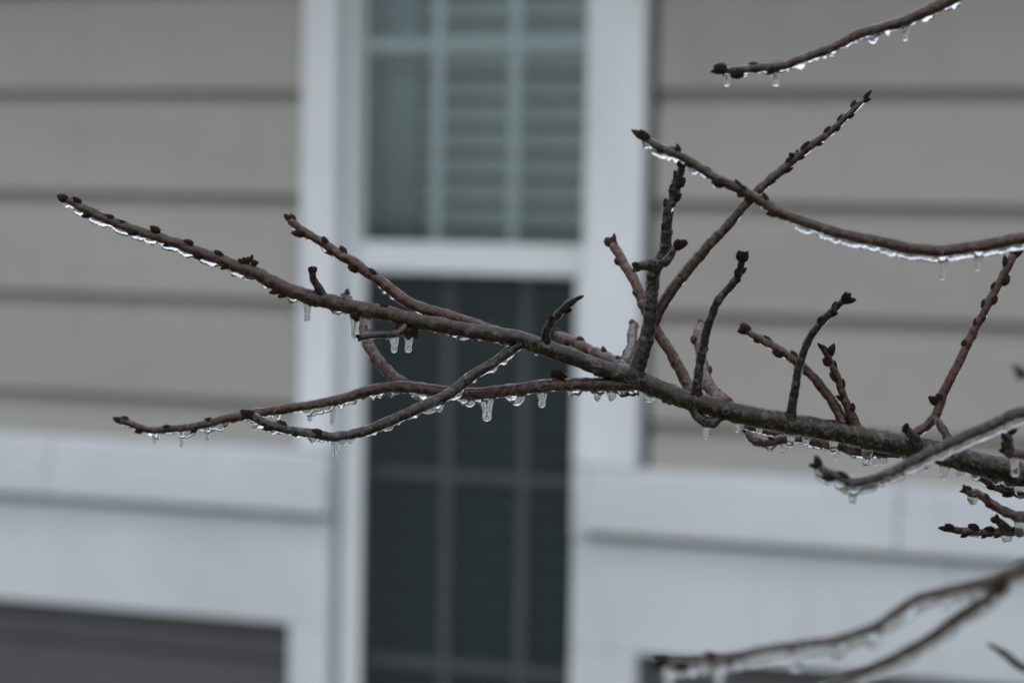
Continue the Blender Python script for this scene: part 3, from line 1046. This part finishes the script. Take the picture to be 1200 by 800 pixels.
# the loop of rosy twigs slung under the branch
tw('AG', [(876, 506, 4.4), (882, 514, 4.6), (896, 519, 4.6), (918, 515, 4.8), (937, 513, 5.2), (965, 519, 5.8), (985, 522, 6.0), (1003, 528, 6.2), (1025, 527, 6.6), (1047, 529, 7), (1070, 526, 7.4), (1090, 530, 7)],
   'pink', 0.965, 0.935, ice=(1.0, 3.4, 0.5), buds=(30, 8), bud_range=(0.1, 0.7), budk='red', tip=(2, 8), knob=0.18)
tw('AG2', [(872, 499, 4.2), (886, 502, 4.2), (905, 506, 4.4), (925, 510, 4.6), (940, 512, 5)], 'pink', 0.97, 0.962, ice=(0.8, 2.0, 0.5), tip=None, knob=0.1)
tw('AH', [(843, 490, 4.8), (833, 495, 6.0), (823, 492, 5.6), (815, 482, 5.4), (812, 470, 5)], 'grey', 0.93, None, ice=(1.0, 2.2, 0.6), tip=(2, 8), knob=0.1)
cluster(bough, 1088, 528, 3, 9, 'dark', (.3, 1))

# icicles of the main branch
for a in [(361, 357, 377, 4.0), (416, 372, 397, 4.4), (479, 390, 413, 4.6), (760, 466, 471, 5), (864, 492, 506, 3.8), (927, 508, 524, 4.6), (977, 514, 531, 4.8), (1016, 526, 546, 5.2), (1107, 543, 561, 5.0), (1144, 554, 562, 5.0),
          (1196, 566, 584, 6.0), (890, 501, 508, 3.6), (945, 511, 521, 4.0), (1062, 536, 545, 3.8), (1085, 541, 549, 4.2), (1125, 549, 559, 4.0), (1168, 560, 568, 4.4), (820, 482, 488, 4.0), (290, 323, 328, 3.5), (542, 396, 399, 6), (597, 404, 408, 5)]:
    icicle(bough, *a)
for k, a in [('G', (462, 394, 413, 4.2)), ('E', (182, 507, 520, 3.0)), ('E', (213, 507, 524, 2.9)), ('E', (244, 499, 517, 3.3)), ('E', (363, 479, 494, 3.2)), ('E', (390, 474, 498, 3.5)), ('E', (494, 463, 469, 7)),
             ('E', (550, 467, 477, 5.4)), ('E', (571, 467, 493, 6.0)), ('E', (606, 463, 475, 6.2)), ('E', (635, 459, 477, 4.8)), ('E', (673, 457, 463, 5)), ('E', (701, 458, 470, 4.0)), ('E', (717, 457, 470, 4.6)),
             ('F', (393, 514, 537, 3.8)), ('F', (515, 473, 483, 4)), ('F', (299, 496, 504, 3)), ('L', (769, 318, 341, 4.2)), ('L', (789, 226, 243, 4.2)), ('L', (784, 240, 255, 4.6)),
             ('AH', (827, 498, 514, 3.8)), ('AG', (902, 521, 531, 3.4)), ('AG', (920, 518, 531, 3.6)), ('AG', (980, 527, 542, 2.8)), ('AG', (1027, 532, 545, 4)), ('AG', (1036, 532, 545, 4)), ('AG', (886, 516, 523, 4)),
             ('AG', (958, 522, 526, 4)), ('D', (429, 382, 386, 4))]:
    icicle(TW[k], *a)

# ================= the other branches, each coming in from beyond the right edge
def other(label, key, L, bark, d, ext, **kw):
    root = thing('tree_branch', label, None)
    C = D([(u, v, r * kw.get('thin', 1)) for u, v, r in L], d[0], d[1]) + ext
    kw.pop('thin', None)
    nm = kw.pop('nm', 'bough')
    TW[key] = branch(root, nm, C, bark, root, seed=len(TW) + 2, **kw)
    TW[key].root = root
    return TW[key]


GRP = None
J = lambda u, v, r: (u, v, r, 0.92)
ad = other('short icy twig tip alone at the top right corner, sloping up to the right', 'AD',
           [(846, 84, 3.6), (860, 83, 4.0), (887, 80, 4.8), (919, 77, 5.2), (940, 69, 5.0), (967, 60, 5.2), (991, 48, 5.4), (1007, 40, 5.6), (1033, 33, 5.8), (1060, 25, 6.2), (1087, 13, 6.6), (1113, 1, 7), (1140, -12, 7.2)],
           'brown', (0.87, 0.86), [(1250, -48, 8.5, .86), (1420, -30, 11, .87), (1600, 90, 14, .89), (1760, 350, 18, .91), (1900, 655, 22, .94)],
           ice=(1.0, 6.0, 0.58), buds=(15, 13), bud_range=(0.0, 0.055), tip=(1, 15), knob=0.07)
for a in [(852, 86, 101, 3.8), (909, 82, 101, 4.2), (1023, 38, 52, 5.2), (1061, 29, 48, 3.8), (975, 60, 66, 5)]:
    icicle(ad, *a)
ae = other('bare icy branch drooping across the upper right, its bud tip beside the window casing', 'AE',
           [(754, 161, 3.8), (770, 171, 4.2), (795, 182, 4.8), (815, 194, 5.0), (835, 207, 5.2), (855, 216, 5.6), (875, 227, 5.8), (895, 238, 5.8), (915, 250, 5.8), (937, 258, 6.0), (950, 262, 6.0), (975, 271, 6.2), (1000, 277, 6.3),
            (1025, 282, 6.5), (1062, 290, 6.7), (1100, 294, 6.8), (1125, 291, 6.8), (1162, 286, 7.0), (1200, 279, 7.2)],
           'brown', (0.87, 0.855), [(1290, 270, 8, .855), (1420, 300, 10, .87), (1560, 420, 13, .89), (1700, 635, 16, .93)],
           mask=lambda u: 1.0 if u > 935 or 768 < u < 797 else 0.42, ice=(0.9, 6.2, 1.0), buds=(17, 12), bud_range=(0.0, 0.17), tip=(1, 17), knob=0.07)
for a in [(1105, 299, 328, 4.4), (1146, 295, 317, 4.4)]:
    icicle(ae, *a)
cluster(ae, 795, 179, 2, 10, 'dark', (-.7, .6))
cluster(ae, 872, 226, 3, 12, 'dark', (-.9, .3))
v_ = other('blurred icy twig crossing in front of the thick branch at the right edge', 'V',
           [(958, 545, 4.0), (967, 552, 4.4), (985, 560, 5.2), (1000, 565, 5.6), (1020, 562, 5.0), (1050, 550, 5.0), (1080, 535, 5.4), (1112, 520, 5.8), (1150, 503, 6.2), (1175, 492, 6.5), (1200, 483, 6.8)],
           'grey', (0.83, 0.82), [(1280, 470, 8, .82), (1400, 500, 10, .85), (1560, 622, 14, .92)],
           ice=(0.9, 7.0, 0.95), buds=(13, 12), bud_range=(0.0, 0.07), tip=(2, 13), knob=0.12)
for a in [(1000, 569, 590, 5.2), (984, 564, 570, 5)]:
    icicle(v_, *a)
w_ = other('knobbly stub with a dark bud cluster above, at the right edge by the thick branch', 'W',
           [(1177, 526, 5.4), (1185, 531, 5.6), (1200, 532, 6.0)], 'pink', (0.86, 0.86), [(1250, 540, 8, .87), (1330, 584, 10, .92)],
           ice=(1.0, 2.0, 0.6), buds=None, tip=(2, 9), knob=0.15)
TW['W1'] = branch(w_.root, 'twig', D([(1184, 506, 3.8), (1181, 513, 4.4), (1182, 521, 4.4), (1184, 531, 5)], 0.858, 0.86), 'grey', w_.root, seed=71, ice=(0.8, 0.8, 0.4), buds=(7, 10), tip=(3, 11), knob=0.2)
icicle(w_, 1190, 536, 558, 5.6)
x_ = other('short brown twig tip just under the thick branch at the right edge', 'X',
           [(1147, 559, 3.6), (1161, 566, 4.2), (1172, 572, 4.2), (1187, 576, 4.4), (1200, 579, 4.6)], 'brown', (0.94, 0.93), [(1260, 588, 6, .93), (1400, 600, 9, .92)],
           ice=(0.9, 3.0, 0.5), buds=(13, 9), bud_range=(0.0, 0.2), tip=(2, 9), knob=0.2)
y_ = other('rosy crooked twig with a knobbed tip, second below the thick branch at right', 'Y',
           [(1131, 574, 4.6), (1138, 577, 4.4), (1146, 578, 4.2), (1159, 588, 4.4), (1172, 597, 4.8), (1187, 603, 5.0), (1200, 605, 5.2)], 'pink', (0.905, 0.905), [(1290, 610, 7, .91), (1450, 612, 10, .92)],
           ice=(0.9, 2.2, 0.45), buds=(14, 8), bud_range=(0.0, 0.2), budk='red', tip=(3, 9), knob=0.18)
icicle(y_, 1140, 580, 591, 5)
icicle(y_, 1195, 609, 629, 5.6)
z_ = other('brown forked twig tip, lowest of the small twigs at the right edge', 'Z',
           [(1112, 620, 3.8), (1122, 621, 3.8), (1141, 623, 4.0), (1156, 624, 4.2), (1172, 623, 4.5), (1187, 622, 4.8), (1200, 621, 5.0)], 'brown', (0.91, 0.91), [(1290, 622, 7, .92), (1480, 616, 10, .92)],
           ice=(0.8, 2.6, 0.45), buds=(13, 10), bud_range=(0.0, 0.2), tip=(1, 14), knob=0.16)
TW['Z1'] = branch(z_.root, 'twig', D([(1167, 607, 4.2), (1174, 614, 4.0), (1183, 622, 4.2)], 0.9, 0.91), 'brown', z_.root, seed=72, ice=(0.8, 0.8, 0.4), tip=(2, 9), knob=0.1)
icicle(z_, 1180, 626, 636, 5)
aa = other('very blurred forked icy branch nearest the camera, along the bottom right', 'AA',
           [(775, 777, 5.0), (817, 775, 5.4), (851, 771, 6.0), (893, 762, 5.6), (932, 756, 5.8), (978, 750, 6.0), (1024, 735, 6.2), (1047, 720, 6.4), (1073, 703, 6.6), (1104, 693, 7.0), (1142, 685, 7.6), (1173, 677, 8.6), (1200, 664, 9.5)],
           'brown', (0.69, 0.68), [(1280, 628, 12, .69), (1420, 600, 14, .76), (1600, 632, 18, .92)],
           ice=(1.3, 9.5, 1.0), thin=0.8, buds=(26, 14), bud_range=(0.0, 0.10), tip=(2, 16), knob=0.10)
TW['AB'] = branch(aa.root, 'twig', D([(905, 838, 4.4), (940, 819, 4.7), (978, 801, 4.8), (1008, 789, 5.0), (1047, 771, 5.1), (1085, 750, 5.3), (1123, 723, 5.5), (1154, 702, 5.8), (1176, 680, 8)], 0.69, 0.684), 'brown', aa.root, seed=73,
                  ice=(1.2, 7.5, 0.9), tip=(2, 14), knob=0.10)
for a in [(784, 783, 808, 7.0), (812, 780, 792, 6.5), (843, 779, 802, 7.4), (932, 762, 787, 7.0), (983, 756, 776, 6.4), (1024, 744, 761, 6.4), (1066, 712, 722, 6.4), (1110, 700, 713, 6.4)]:
    icicle(aa, *a)
ac = other('thin blurred twig tip alone in the bottom right corner', 'AC',
           [(1167, 759, 3.4), (1181, 768, 4.2), (1200, 782, 4.6)], 'brown', (0.72, 0.71), [(1280, 815, 7, .71), (1420, 790, 10, .76), (1560, 632, 13, .9)],
           ice=(0.8, 0.8, 0.4), tip=(1, 10), knob=0.1)
af = other('single blurred dark bud poking in at the right edge above the thick branch', 'AF',
           [(1197, 438, 5.0), (1206, 440, 4.6), (1225, 446, 5)], 'grey', (0.69, 0.69), [(1320, 475, 8, .72), (1440, 560, 11, .83), (1520, 618, 13, .92)],
           ice=(0.8, 1.2, 0.4), tip=(2, 14), knob=0.1)
